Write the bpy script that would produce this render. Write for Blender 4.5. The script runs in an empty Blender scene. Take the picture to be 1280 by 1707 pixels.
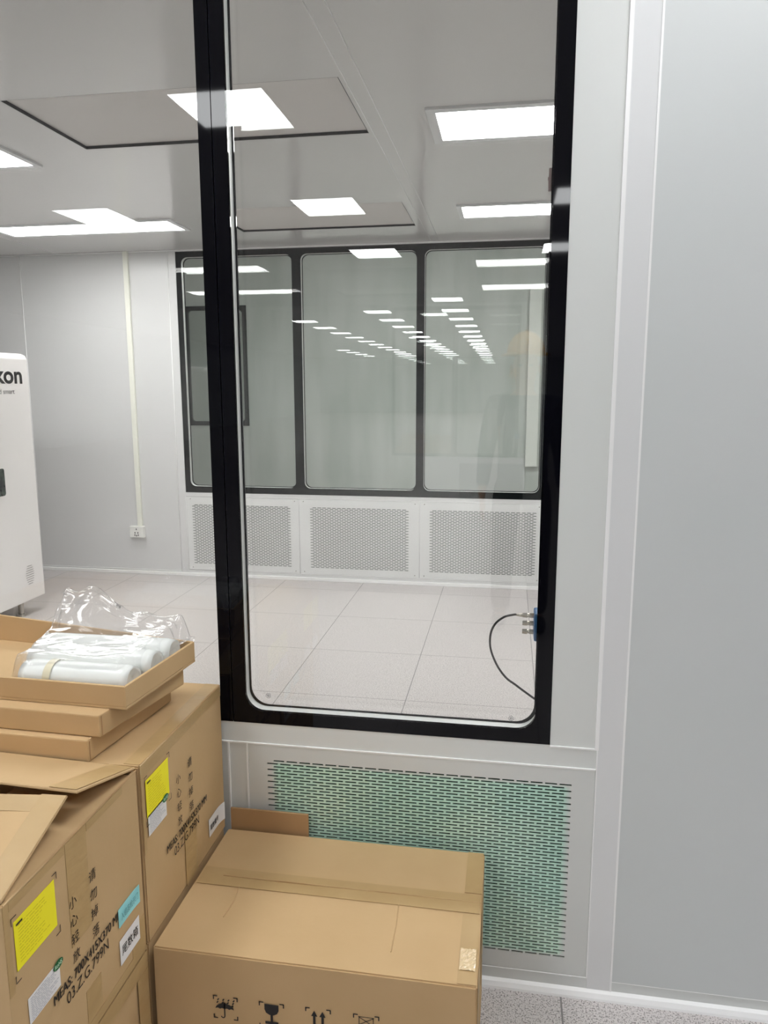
import bpy, bmesh, math, random
from mathutils import Vector, Matrix, noise
random.seed(7)
S = bpy.context.scene
COL = S.collection
PI = math.pi

# ------------------------------------------------------------------ camera
CAMZ = 1.44
F_PX, YAW, PITCH, ROLL = 1243.5, 0.16507, 0.16484, -0.00172
def cam_axes():
    cy, sy, cp, sp = math.cos(YAW), math.sin(YAW), math.cos(PITCH), math.sin(PITCH)
    f = Vector((-sy*cp, cy*cp, -sp)); r = Vector((cy, sy, 0)); u = r.cross(f)
    r2 = math.cos(ROLL)*r + math.sin(ROLL)*u; u2 = -math.sin(ROLL)*r + math.cos(ROLL)*u
    return r2, u2, f
cd = bpy.data.cameras.new('camera'); cam = bpy.data.objects.new('camera', cd); COL.objects.link(cam)
r_, u_, f_ = cam_axes()
cam.matrix_world = Matrix(((r_.x, u_.x, -f_.x, 0), (r_.y, u_.y, -f_.y, 0), (r_.z, u_.z, -f_.z, CAMZ), (0, 0, 0, 1)))
cd.sensor_fit = 'VERTICAL'; cd.sensor_height = 36.0; cd.lens = F_PX/1707*36.0
cd.clip_start = 0.02; cd.clip_end = 200
S.camera = cam

# ------------------------------------------------------------------ world, exposure, light levels
w = bpy.data.worlds.new('world'); S.world = w; w.use_nodes = True
w.node_tree.nodes['Background'].inputs[0].default_value = (0.5, 0.55, 0.6, 1)
w.node_tree.nodes['Background'].inputs[1].default_value = 0.05
S.view_settings.view_transform = 'Standard'; S.view_settings.look = 'None'
S.view_settings.gamma = 1; S.view_settings.use_curve_mapping = False
S.view_settings.exposure = 0.0
HALL_LIGHT, CLEAN_LIGHT, FAR_LIGHT = 22.5, 24.0, 50.0
S.cycles.max_bounces = 10; S.cycles.diffuse_bounces = 4; S.cycles.glossy_bounces = 6
S.cycles.transparent_max_bounces = 40; S.cycles.sample_clamp_indirect = 10.0
S.cycles.use_denoising = True; S.cycles.caustics_reflective = False; S.cycles.caustics_refractive = False

# ------------------------------------------------------------------ dimensions
WY, WT = 1.633, 0.05            # window wall: hall face, thickness
BY = 5.33                       # back wall of the clean room
ZC, ZH, ZF = 2.43, 3.09, 3.3    # ceilings: clean room, hall, room beyond

# ------------------------------------------------------------------ helpers
def srgb(r, g, b):
    f = lambda c: (c/255/12.92) if c/255 <= 0.04045 else ((c/255+0.055)/1.055)**2.4
    return (f(r), f(g), f(b), 1)
def mat(name, col, rough=0.5, metal=0.0, spec=0.5, **k):
    m = bpy.data.materials.new(name); m.use_nodes = True
    b = m.node_tree.nodes['Principled BSDF']
    b.inputs['Base Color'].default_value = col; b.inputs['Roughness'].default_value = rough
    b.inputs['Metallic'].default_value = metal; b.inputs['Specular IOR Level'].default_value = spec
    for a, v in k.items(): b.inputs[a.replace('_', ' ')].default_value = v
    return m
def nd(m, t, **k):
    n = m.node_tree.nodes.new(t)
    for a, v in k.items(): setattr(n, a, v)
    return n
def ln(m, a, b): m.node_tree.links.new(a, b)
def noisy(name, c1, c2, scale, rough=0.5, spec=0.5, stretch=(1, 1, 1), bump=0.0, bscale=None, lo=0.35, hi=0.65, **k):
    m = mat(name, c1, rough, spec=spec, **k); b = m.node_tree.nodes['Principled BSDF']
    tc = nd(m, 'ShaderNodeTexCoord'); mp = nd(m, 'ShaderNodeMapping'); mp.inputs['Scale'].default_value = stretch
    ln(m, tc.outputs['Object'], mp.inputs[0])
    n = nd(m, 'ShaderNodeTexNoise'); n.inputs['Scale'].default_value = scale; n.inputs['Detail'].default_value = 3
    ln(m, mp.outputs[0], n.inputs['Vector'])
    r = nd(m, 'ShaderNodeValToRGB'); r.color_ramp.elements[0].position = lo; r.color_ramp.elements[1].position = hi
    r.color_ramp.elements[0].color = c1; r.color_ramp.elements[1].color = c2
    ln(m, n.outputs[0], r.inputs[0]); ln(m, r.outputs[0], b.inputs['Base Color'])
    if bump:
        n2 = nd(m, 'ShaderNodeTexNoise'); n2.inputs['Scale'].default_value = bscale or scale
        ln(m, mp.outputs[0], n2.inputs['Vector'])
        bp = nd(m, 'ShaderNodeBump'); bp.inputs['Strength'].default_value = bump; bp.inputs['Distance'].default_value = 0.002
        ln(m, n2.outputs[0], bp.inputs['Height']); ln(m, bp.outputs[0], b.inputs['Normal'])
    return m
def emis(name, col, st):
    m = bpy.data.materials.new(name); m.use_nodes = True; m.node_tree.nodes.clear()
    e = nd(m, 'ShaderNodeEmission'); e.inputs[0].default_value = col; e.inputs[1].default_value = st
    o = nd(m, 'ShaderNodeOutputMaterial'); ln(m, e.outputs[0], o.inputs[0]); return m
def thin_glass(name, tint, f0=0.04, rough=0.0, haze=0.0, bump=0.0, bscale=20, power=5):
    """clear sheet: Schlick reflection over a straight-through transmission"""
    m = bpy.data.materials.new(name); m.use_nodes = True; m.node_tree.nodes.clear()
    g = nd(m, 'ShaderNodeNewGeometry')
    d = nd(m, 'ShaderNodeVectorMath', operation='DOT_PRODUCT')
    ln(m, g.outputs['Incoming'], d.inputs[0]); ln(m, g.outputs['Normal'], d.inputs[1])
    def M(op, a, b=None):
        n = nd(m, 'ShaderNodeMath', operation=op)
        for i, v in enumerate((a, b)):
            if v is None: continue
            if isinstance(v, (int, float)): n.inputs[i].default_value = v
            else: ln(m, v, n.inputs[i])
        return n.outputs[0]
    c = M('ABSOLUTE', d.outputs['Value']); c = M('SUBTRACT', 1.0, c); c = M('POWER', c, power)
    c = M('MULTIPLY', c, 1-f0); c = M('ADD', c, f0)
    t = nd(m, 'ShaderNodeBsdfTransparent'); t.inputs[0].default_value = tint
    gl = nd(m, 'ShaderNodeBsdfGlossy'); gl.inputs['Roughness'].default_value = rough; gl.inputs['Color'].default_value = (1, 1, 1, 1)
    if bump:
        tc = nd(m, 'ShaderNodeTexCoord'); n2 = nd(m, 'ShaderNodeTexNoise'); n2.inputs['Scale'].default_value = bscale
        ln(m, tc.outputs['Object'], n2.inputs['Vector'])
        bp = nd(m, 'ShaderNodeBump'); bp.inputs['Strength'].default_value = bump; bp.inputs['Distance'].default_value = 0.01
        ln(m, n2.outputs[0], bp.inputs['Height']); ln(m, bp.outputs[0], gl.inputs['Normal'])
    base = t.outputs[0]
    if haze:
        df = nd(m, 'ShaderNodeBsdfDiffuse'); df.inputs[0].default_value = (.9, .9, .9, 1)
        tr = nd(m, 'ShaderNodeBsdfTranslucent'); tr.inputs[0].default_value = (.9, .9, .9, 1)
        a0 = nd(m, 'ShaderNodeMixShader'); ln(m, df.outputs[0], a0.inputs[1]); ln(m, tr.outputs[0], a0.inputs[2])
        a = nd(m, 'ShaderNodeMixShader'); a.inputs[0].default_value = haze
        ln(m, t.outputs[0], a.inputs[1]); ln(m, a0.outputs[0], a.inputs[2]); base = a.outputs[0]
    mx = nd(m, 'ShaderNodeMixShader'); ln(m, c, mx.inputs[0]); ln(m, base, mx.inputs[1]); ln(m, gl.outputs[0], mx.inputs[2])
    o = nd(m, 'ShaderNodeOutputMaterial'); ln(m, mx.outputs[0], o.inputs[0]); return m

def link(name, bm, m, parent=None, smooth=False, loc=None):
    if parent:      # geometry is given in world coordinates; store it relative to the parent
        off = Vector(); q = parent
        while q: off += q.location; q = q.parent
        bmesh.ops.translate(bm, verts=bm.verts[:], vec=-off)
    me = bpy.data.meshes.new(name); bm.normal_update(); bm.to_mesh(me); bm.free()
    for x in (m if isinstance(m, (list, tuple)) else [m]): me.materials.append(x)
    if smooth:
        for p in me.polygons: p.use_smooth = True
    o = bpy.data.objects.new(name, me); COL.objects.link(o)
    if parent:
        o.parent = parent
    if loc: o.location = loc
    return o
def box(bm, x0, y0, z0, x1, y1, z1, mi=0):
    vs = [bm.verts.new(p) for p in ((x0,y0,z0),(x1,y0,z0),(x1,y1,z0),(x0,y1,z0),(x0,y0,z1),(x1,y0,z1),(x1,y1,z1),(x0,y1,z1))]
    for q in ((0,3,2,1),(4,5,6,7),(0,1,5,4),(1,2,6,5),(2,3,7,6),(3,0,4,7)):
        bm.faces.new([vs[i] for i in q]).material_index = mi
    return vs
def hexa(bm, b, t):
    """solid from four bottom and four top corners, both counter-clockwise"""
    vs = [bm.verts.new(p) for p in list(b)+list(t)]
    for q in ((0,3,2,1),(4,5,6,7),(0,1,5,4),(1,2,6,5),(2,3,7,6),(3,0,4,7)): bm.faces.new([vs[i] for i in q])
    return vs
def bevel(bm, w, seg=2):
    bmesh.ops.bevel(bm, geom=bm.edges[:], offset=w, segments=seg, affect='EDGES', profile=0.6)
def boxobj(name, m, parent, c, bev=0, smooth=False):
    bm = bmesh.new(); box(bm, *c)
    if bev: bevel(bm, bev)
    return link(name, bm, m, parent, smooth)
def cyl(bm, a, b, r, r2=None, n=20, cap=True):
    a, b = Vector(a), Vector(b); r2 = r if r2 is None else r2
    z = (b-a).normalized(); x = z.orthogonal().normalized(); y = z.cross(x)
    R0 = [bm.verts.new(a + (x*math.cos(2*PI*i/n)+y*math.sin(2*PI*i/n))*r) for i in range(n)]
    R1 = [bm.verts.new(b + (x*math.cos(2*PI*i/n)+y*math.sin(2*PI*i/n))*r2) for i in range(n)]
    for i in range(n): bm.faces.new((R0[i], R0[(i+1)%n], R1[(i+1)%n], R1[i]))
    if cap: bm.faces.new(R0[::-1]); bm.faces.new(R1)
def tube(bm, pts, r, n=10):
    pts = [Vector(p) for p in pts]; rings = []; x = None
    for i, p in enumerate(pts):
        t = (pts[min(i+1, len(pts)-1)] - pts[max(i-1, 0)]).normalized()
        x = t.orthogonal().normalized() if x is None else (x - t*x.dot(t)).normalized()
        y = t.cross(x)
        rings.append([bm.verts.new(p + (x*math.cos(2*PI*k/n)+y*math.sin(2*PI*k/n))*r) for k in range(n)])
    for a, b in zip(rings, rings[1:]):
        for k in range(n): bm.faces.new((a[k], a[(k+1)%n], b[(k+1)%n], b[k]))
    bm.faces.new(rings[0][::-1]); bm.faces.new(rings[-1])
def catmull(P, n=10):
    P = [Vector(p) for p in P]; P = [2*P[0]-P[1]]+P+[2*P[-1]-P[-2]]; o = []
    for i in range(1, len(P)-2):
        for k in range(n):
            t = k/n; a, b, c, d = P[i-1:i+3]
            o.append(0.5*((2*b)+(c-a)*t+(2*a-5*b+4*c-d)*t*t+(3*b-a-3*c+d)*t**3))
    o.append(P[-2]); return o
def empty(name, loc=(0, 0, 0)):
    o = bpy.data.objects.new(name, None); COL.objects.link(o); o.location = loc; o.empty_display_size = 0.05
    return o
def tag(o, label=None, cat=None, group=None, kind=None):
    if label: o['label'] = label
    if cat: o['category'] = cat
    if group: o['group'] = group
    if kind: o['kind'] = kind
    return o
def struct(o, label=None): return tag(o, label, None, None, 'structure')
def holes_slab(bm, axes, a0, b0, a1, b1, d0, d1, holes, mi=0):
    """slab in the plane of axes ('xz' or 'xy') from d0 to d1, with rectangular holes"""
    A = sorted({a0, a1, *[v for h in holes for v in (h[0], h[2]) if a0 < v < a1]})
    B = sorted({b0, b1, *[v for h in holes for v in (h[1], h[3]) if b0 < v < b1]})
    solid = {}
    for i in range(len(A)-1):
        for j in range(len(B)-1):
            ca, cb = (A[i]+A[i+1])/2, (B[j]+B[j+1])/2
            solid[i, j] = not any(h[0] < ca < h[2] and h[1] < cb < h[3] for h in holes)
    vc = {}
    def V(a, b, d):
        k = (round(a, 6), round(b, 6), round(d, 6))
        if k not in vc: vc[k] = bm.verts.new((a, d, b) if axes == 'xz' else (a, b, d))
        return vc[k]
    for (i, j), s in solid.items():
        if not s: continue
        p = [(A[i], B[j]), (A[i+1], B[j]), (A[i+1], B[j+1]), (A[i], B[j+1])]
        bm.faces.new([V(*q, d0) for q in p]); bm.faces.new([V(*q, d1) for q in p[::-1]])
        for (di, dj), e in (((0, -1), (0, 1)), ((1, 0), (1, 2)), ((0, 1), (2, 3)), ((-1, 0), (3, 0))):
            if not solid.get((i+di, j+dj), False):
                q, r = p[e[0]], p[e[1]]
                bm.faces.new([V(*q, d0), V(*q, d1), V(*r, d1), V(*r, d0)])
    bmesh.ops.recalc_face_normals(bm, faces=bm.faces)
def rrect(x0, z0, x1, z1, r, n=8):
    out = []
    for cx, cz, a in ((x1-r, z1-r, 0), (x0+r, z1-r, 90), (x0+r, z0+r, 180), (x1-r, z0+r, 270)):
        for k in range(n+1):
            t = math.radians(a+90*k/n); out.append((cx+r*math.cos(t), cz+r*math.sin(t)))
    return out
def ring_plate(bm, outer, hole, r, y0, y1):
    """rectangular plate with a rounded-rectangular hole, thick from y0 to y1"""
    H = rrect(*hole, r)
    x0, z0, x1, z1 = outer; hx0, hz0, hx1, hz1 = hole
    n = 9; O = []
    for i, (x, z) in enumerate(H):
        q = i//n; k = (i % n)/(n-1)
        if q == 0: p = (x1, hz1-r+(z1-hz1+r)*min(1, 2*k)) if k < .5 else (x1-(x1-hx1+r)*(2*k-1), z1)
        elif q == 1: p = (hx0+r-(hx0+r-x0)*min(1, 2*k), z1) if k < .5 else (x0, z1-(z1-hz1+r)*(2*k-1))
        elif q == 2: p = (x0, hz0+r-(hz0+r-z0)*min(1, 2*k)) if k < .5 else (x0+(hx0+r-x0)*(2*k-1), z0)
        else: p = (hx1-r+(x1-hx1+r)*min(1, 2*k), z0) if k < .5 else (x1, z0+(hz0+r-z0)*(2*k-1))
        O.append(p)
    N = len(H)
    L = [[bm.verts.new((p[0], y, p[1])) for p in P] for P in (H, O) for y in (y0, y1)]
    Hf, Hb, Of, Ob = L
    for i in range(N):
        j = (i+1) % N
        bm.faces.new((Hf[i], Hf[j], Of[j], Of[i])); bm.faces.new((Hb[j], Hb[i], Ob[i], Ob[j]))
        bm.faces.new((Hf[j], Hf[i], Hb[i], Hb[j])); bm.faces.new((Of[i], Of[j], Ob[j], Ob[i]))
    bmesh.ops.recalc_face_normals(bm, faces=bm.faces)
def ring_wall(bm, hole, r, y0, y1, t=0.004):
    a, b = rrect(*hole, r), rrect(hole[0]-t, hole[1]-t, hole[2]+t, hole[3]+t, r+t); N = len(a)
    L = [[bm.verts.new((p[0], y, p[1])) for p in P] for P in (a, b) for y in (y0, y1)]
    af, ab, bf, bb = L
    for i in range(N):
        j = (i+1) % N
        bm.faces.new((af[i], af[j], ab[j], ab[i])); bm.faces.new((bf[j], bf[i], bb[i], bb[j]))
        bm.faces.new((af[j], af[i], bf[i], bf[j])); bm.faces.new((ab[i], ab[j], bb[j], bb[i]))
    bmesh.ops.recalc_face_normals(bm, faces=bm.faces)
PLX = Matrix(((0, 0, 1), (1, 0, 0), (0, 1, 0))).to_4x4()   # local x->+Y, y->+Z, normal +X
PLY = Matrix(((1, 0, 0), (0, 0, -1), (0, 1, 0))).to_4x4()  # local x->+X, y->+Z, normal -Y
def text_bm(bm, s, u0, v0, u1, v1, d, plane, thick=0.0, keep=False):
    """lettering fitted into u0..u1, v0..v1 on a plane (PLX / PLY) at distance d"""
    cu = bpy.data.curves.new('t', 'FONT'); cu.body = s; cu.size = 1; cu.resolution_u = 4; cu.offset = thick
    o = bpy.data.objects.new('t', cu); COL.objects.link(o); bpy.context.view_layer.update()
    dg = bpy.context.evaluated_depsgraph_get(); me = bpy.data.meshes.new_from_object(o.evaluated_get(dg))
    bpy.data.objects.remove(o); bpy.data.curves.remove(cu)
    if not me.vertices: return
    xs = [v.co.x for v in me.vertices]; ys = [v.co.y for v in me.vertices]
    ax, bx, ay, by = min(xs), max(xs), min(ys), max(ys)
    n0 = len(bm.verts); bm.from_mesh(me); bpy.data.meshes.remove(me)
    bm.verts.ensure_lookup_table()
    for v in bm.verts[n0:]:
        u = u0+(v.co.x-ax)/max(bx-ax, 1e-6)*(u1-u0); q = v0+(v.co.y-ay)/max(by-ay, 1e-6)*(v1-v0)
        v.co = plane @ Vector((u, q, d))
def flat(bm, pts, d, plane, mi=0):
    f = bm.faces.new([bm.verts.new(plane @ Vector((u, v, d))) for u, v in pts]); f.material_index = mi
def rect(bm, u0, v0, u1, v1, d, plane, mi=0): flat(bm, [(u0, v0), (u1, v0), (u1, v1), (u0, v1)], d, plane, mi)
def sheet(bm, u0, v0, u1, v1, d, th, plane):
    b = [plane @ Vector(p) for p in ((u0, v0, d), (u1, v0, d), (u1, v1, d), (u0, v1, d))]
    t = [plane @ Vector(p) for p in ((u0, v0, d+th), (u1, v0, d+th), (u1, v1, d+th), (u0, v1, d+th))]
    hexa(bm, b, t); bmesh.ops.recalc_face_normals(bm, faces=bm.faces)

# ------------------------------------------------------------------ materials
M_wall = noisy('coated_panel', srgb(216, 219, 217), srgb(220, 222, 220), 1.2, 0.32, 0.45)
M_wall_grey = noisy('coated_panel_grey', srgb(205, 209, 209), srgb(209, 212, 212), 1.2, 0.34, 0.45)
M_clean = noisy('clean_room_panel', srgb(216, 216, 216), srgb(220, 220, 220), 0.8, 0.25, 0.5)
M_ceil = noisy('ceiling_panel', srgb(214, 213, 212), srgb(219, 218, 217), 0.6, 0.16, 0.5)
M_hallceil = noisy('hall_ceiling_panel', srgb(205, 206, 206), srgb(210, 211, 211), 0.6, 0.4)
M_far = noisy('pale_green_panel', srgb(192, 197, 192), srgb(213, 215, 212), 1.1, 0.4, stretch=(3, 3, 0.5))
M_alu = mat('white_profile', srgb(222, 223, 224), 0.35)
M_seal = mat('white_silicone', srgb(246, 246, 246), 0.25)
M_black = mat('black_enamel', (0.003, 0.003, 0.005, 1), 0.03, spec=0.22)
M_grey_enamel = mat('dark_enamel_back', (0.010, 0.011, 0.012, 1), 0.6, spec=0.0)
M_spacer = mat('white_spacer', srgb(235, 236, 234), 0.4)
M_glass = thin_glass('window_glass', (0.985, 0.99, 0.985, 1), 0.028)
M_glass_far = thin_glass('far_window_glass', (0.972, 0.976, 0.973, 1), 0.02)
M_panel_hall = emis('hall_light_diffuser', (0.97, 0.99, 1.0, 1), HALL_LIGHT)
M_panel_clean = emis('clean_light_diffuser', (1.0, 0.99, 0.985, 1), CLEAN_LIGHT)
M_fill_far = emis('far_fill_diffuser', (0.97, 1.0, 0.97, 1), FAR_LIGHT)
M_dark = mat('dark_gasket', srgb(35, 36, 38), 0.6)
M_white = mat('white_plastic', srgb(240, 240, 236), 0.35)
M_cream = mat('cream_conduit', srgb(238, 238, 228), 0.4)
M_ink = mat('black_ink', (0.012, 0.010, 0.010, 1), 0.6)
M_steel = mat('nickel_fitting', srgb(190, 185, 178), 0.25, 1.0)
M_blue = mat('blue_enamel', srgb(35, 105, 165), 0.4)
M_cable = mat('black_rubber_cable', srgb(22, 20, 20), 0.45)
M_cab = mat('white_powder_coat', srgb(232, 228, 226), 0.35)

def floor_material():
    m = mat('speckled_tile', srgb(222, 219, 217), 0.28, spec=0.4); b = m.node_tree.nodes['Principled BSDF']
    tc = nd(m, 'ShaderNodeTexCoord'); sx = nd(m, 'ShaderNodeSeparateXYZ'); ln(m, tc.outputs['Object'], sx.inputs[0])
    def M(op, a, b_=None):
        n = nd(m, 'ShaderNodeMath', operation=op)
        for i, v in enumerate((a, b_)):
            if v is None: continue
            if isinstance(v, (int, float)): n.inputs[i].default_value = v
            else: ln(m, v, n.inputs[i])
        return n.outputs[0]
    def seam(o, ph, sp):
        f = M('FRACT', M('DIVIDE', M('SUBTRACT', o, ph-100*sp), sp)); f = M('SUBTRACT', f, 0.5); f = M('ABSOLUTE', f)
        return M('GREATER_THAN', f, 0.5-0.0022/sp)
    g = M('MAXIMUM', seam(sx.outputs[0], 0.157, 0.6), seam(sx.outputs[1], 3.262, 0.613))
    def spk(scale, lo, hi, c):
        n = nd(m, 'ShaderNodeTexNoise'); n.inputs['Scale'].default_value = scale; n.inputs['Detail'].default_value = 2
        ln(m, tc.outputs['Object'], n.inputs['Vector'])
        r = nd(m, 'ShaderNodeValToRGB'); r.color_ramp.elements[0].position = lo; r.color_ramp.elements[1].position = hi
        r.color_ramp.elements[0].color = c; r.color_ramp.elements[1].color = srgb(228, 224, 223)
        ln(m, n.outputs[0], r.inputs[0]); return r.outputs[0]
    a = spk(270, 0.36, 0.50, srgb(140, 136, 135)); c = spk(110, 0.32, 0.42, srgb(182, 178, 176))
    mx = nd(m, 'ShaderNodeMix', data_type='RGBA', blend_type='MULTIPLY'); mx.inputs[0].default_value = 0.75
    ln(m, a, mx.inputs[6]); ln(m, c, mx.inputs[7])
    m2 = nd(m, 'ShaderNodeMix', data_type='RGBA'); ln(m, g, m2.inputs[0]); ln(m, mx.outputs[2], m2.inputs[6])
    m2.inputs[7].default_value = srgb(132, 128, 127); ln(m, m2.outputs[2], b.inputs['Base Color'])
    return m
M_floor = floor_material()

def cardboard(name, c1, c2):
    m = noisy(name, c1, c2, 6, 0.75, 0.25, (1, 1, 1), 0.15, 60, 0.3, 0.7); return m
M_card = cardboard('cardboard', srgb(195, 164, 121), srgb(201, 170, 128))
M_card_edge = cardboard('cardboard_edge', srgb(205, 176, 134), srgb(170, 135, 94))
M_card_dark = cardboard('cardboard_inside', srgb(170, 136, 98), srgb(178, 143, 104))
def tape_material():
    m = noisy('packing_tape', srgb(180, 150, 104), srgb(190, 160, 114), 9, 0.42, 0.35, (1, 1, 3), 0.6, 22, 0.3, 0.7); return m
M_tape = tape_material()
def perforated(name, base, dark, pitch, fr):
    m = mat(name, base, 0.5); b = m.node_tree.nodes['Principled BSDF']
    tc = nd(m, 'ShaderNodeTexCoord'); v = nd(m, 'ShaderNodeTexVoronoi'); v.inputs['Scale'].default_value = 1/pitch
    v.inputs['Randomness'].default_value = 0; ln(m, tc.outputs['Object'], v.inputs['Vector'])
    r = nd(m, 'ShaderNodeValToRGB'); r.color_ramp.interpolation = 'CONSTANT'
    r.color_ramp.elements[0].color = dark; r.color_ramp.elements[1].color = base; r.color_ramp.elements[1].position = fr
    ln(m, v.outputs['Distance'], r.inputs[0]); ln(m, r.outputs[0], b.inputs['Base Color']); return m
M_perf = perforated('perforated_diffuser', srgb(212, 208, 205), srgb(172, 168, 165), 0.009, 0.25)

# ================================================================== THE SETTING
X0, X1, YH = -11.0, 8.0, -40.0            # hall extents
CX0, CX1 = -5.2, 2.4                      # clean room extents
bm = bmesh.new(); box(bm, X0, YH, -0.1, X1, 9.3, 0); struct(link('floor', bm, M_floor))

WIN_R = (-0.645, 0.636, 0.111, 2.40); HOLE_R = (-0.613, 0.667, 0.0768, 2.36)
WIN_L = (-1.401, 0.636, -0.6470, 2.40); HOLE_L = (-1.369, 0.667, -0.677, 2.36)
WIN_3 = (-4.09, 0.965, -3.275, 2.46); HOLE_3 = (-4.04, 1.015, -3.325, 2.41)
GR = (-0.580, 0.080, 0.190, 0.556)        # opening behind the grille
bm = bmesh.new()
holes_slab(bm, 'xz', X0, 0, X1, ZH, WY, WY+WT, [(WIN_R[0], WIN_R[1], WIN_R[2], WIN_R[3]), WIN_L[:], GR])
struct(link('wall_front', bm, M_wall))
# wide plain panel to the right of the joint strip, a hair proud of the wall
struct(boxobj('trim_1', M_wall_grey, None, (0.274, WY-0.002, 0.048, 1.45, WY, ZH-0.01)))
struct(boxobj('trim_2', M_alu, None, (0.217, WY-0.0015, 0.022, 0.271, WY, ZH-0.01)))
# silicone beads of the panel joints
bm = bmesh.new()
def bead(x0, z0, x1, z1, p):
    box(bm, x0, WY-p, z0, x1, WY+0.001, z1)
bead(0.2100, 0.632, 0.2185, 3.05, 0.0035)
bead(0.2700, 0.022, 0.2745, 3.05, 0.0030)
bead(0.2145, 0.050, 0.2172, 0.632, 0.0025)
tube(bm, [(0.2725, WY-0.001, 0.047), (1.45, WY-0.001, 0.047)], 0.0013, 8)
bead(-0.69, 0.5815, 0.216, 0.5850, 0.0025)
bead(0.111, 0.6310, 0.214, 0.6345, 0.0025)
bead(-0.6150, 0.05, -0.6105, 0.583, 0.0030)
bead(-0.6630, 0.05, -0.6590, 0.583, 0.0030)
tube(bm, [(-0.613, WY-0.001, 0.05), (0.216, WY-0.001, 0.05)], 0.0013, 8)
struct(link('trim_3', bm, M_seal))
bm = bmesh.new()
pr = [(WY, 0), (WY-0.013, 0), (WY-0.012, 0.006), (WY-0.007, 0.016), (WY, 0.021)]
a = [bm.verts.new((X0, y, z)) for y, z in pr]; b = [bm.verts.new((X1, y, z)) for y, z in pr]
for i in range(len(pr)-1): bm.faces.new((a[i], a[i+1], b[i+1], b[i]))
bmesh.ops.recalc_face_normals(bm, faces=bm.faces)
struct(link('baseboard_front', bm, M_seal))

def window(name, outer, hole, y0, depth, black, glass, tilt=0.0, rad=0.045, label=None, flush=False):
    r = empty(name, ((outer[0]+outer[2])/2, y0, outer[1])); struct(r, label)
    r.rotation_euler.x = 0
    bpy.context.view_layer.update()
    y1 = y0+depth
    bm = bmesh.new(); ring_plate(bm, outer, hole, rad, y0+(0 if flush else 0.006), y0+0.010); link('black_border', bm, black, r)
    if flush: h2 = (hole[0], hole[1]-0.001, hole[2]-0.002, hole[3]); hs = (hole[0]-0.004, hole[1]-0.004, hole[2]+0.005, hole[3]+0.005)
    else: h2 = (hole[0]+0.005, hole[1]+0.005, hole[2]-0.005, hole[3]-0.005); hs = hole
    bm = bmesh.new(); ring_plate(bm, outer, h2, rad, y1-0.010, y1-0.006); link('black_border', bm, black, r)
    bm = bmesh.new(); ring_wall(bm, hs, rad, y0+0.010, y1-0.0105); link('spacer', bm, M_spacer, r)
    ca, cz = (outer[0]+outer[2])/2, (outer[1]+outer[3])/2; W, H = (outer[2]-outer[0])/2-.0002, (outer[3]-outer[1])/2-.0005
    for k, (ya, yb) in enumerate(((y0, y0+0.005), (y1-0.005, y1))):
        bm = bmesh.new()
        if flush and k == 0:     # clear pane set inside the enamelled border
            H_ = rrect(*hole, rad); a = [bm.verts.new((x, ya, z)) for x, z in H_]; b = [bm.verts.new((x, yb, z)) for x, z in H_]
            bm.faces.new(a); bm.faces.new(b[::-1])
            for i in range(len(a)): bm.faces.new((a[i], b[i], b[(i+1) % len(a)], a[(i+1) % len(a)]))
            bmesh.ops.recalc_face_normals(bm, faces=bm.faces)
        else: box(bm, ca-W, ya, cz-H, ca+W, yb, cz+H)
        for v in bm.verts: v.co.y -= math.tan(tilt)*(v.co.z-cz)
        link('glass_pane', bm, glass, r)
    return r
struct(boxobj('trim_7', mat('dark_sealant', (0.006, 0.006, 0.008, 1), 0.35), None, (-0.6470, WY, 0.637, -0.6450, WY+WT, 2.399)))
w1 = window('window_1', WIN_R, HOLE_R, WY-0.001, WT+0.002, M_black, M_glass, flush=True)
w2 = window('window_2', WIN_L, HOLE_L, WY-0.001, WT+0.002, M_black, M_glass, flush=True)
# small round stamp marks on the glass, two low corners
def stamp(parent, x, z, y, s=1.0):
    bm = bmesh.new()
    for r0, r1 in ((0.0085*s, 0.0075*s), (0.004*s, 0.0025*s)):
        n = 24
        a = [bm.verts.new((x+r0*math.cos(2*PI*i/n), y, z+r0*math.sin(2*PI*i/n))) for i in range(n)]
        b = [bm.verts.new((x+r1*math.cos(2*PI*i/n), y, z+r1*math.sin(2*PI*i/n))) for i in range(n)]
        for i in range(n): bm.faces.new((a[i], a[(i+1)%n], b[(i+1)%n], b[i]))
    link('glass_stamp', bm, M_dark, parent)
stamp(w1, -0.555, 0.709, WY-0.0018, 0.7); stamp(w1, 0.022, 0.694, WY-0.0018, 0.7)

# back wall of the clean room with three windows and three grille openings
FO = [(-2.425, 0.655, -1.520, 2.418), (-1.520, 0.655, -0.6275, 2.418), (-0.6275, 0.655, 0.262, 2.418)]
FH = [(-2.385, 0.703, -1.553, 2.378), (-1.487, 0.703, -0.655, 2.378), (-0.600, 0.703, 0.222, 2.378)]
FG = [(-2.390, 0.085, -1.590, 0.572), (-1.457, 0.085, -0.690, 0.572), (-0.560, 0.085, 0.222, 0.572)]
bm = bmesh.new(); holes_slab(bm, 'xz', X0, 0, X1, ZF, BY, BY+WT, FO+FG); struct(link('wall_back', bm, M_clean))
for i in range(3):
    window('window_%d' % (i+4), FO[i], FH[i], BY-0.001, WT+0.002, M_grey_enamel, M_glass_far, tilt=math.radians(-0.12))
bm = bmesh.new()
for x in (-3.672, -2.485): tube(bm, [(x, BY-0.001, 0.03), (x, BY-0.001, ZC)], 0.003, 6)
tube(bm, [(CX0, BY-0.001, 0.037), (-2.45, BY-0.001, 0.037)], 0.0015, 6)
for x in (-2.425, -1.532, -0.624, 0.262): tube(bm, [(x, BY-0.001, 0.05), (x, BY-0.001, 0.625)], 0.002, 6)
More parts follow.
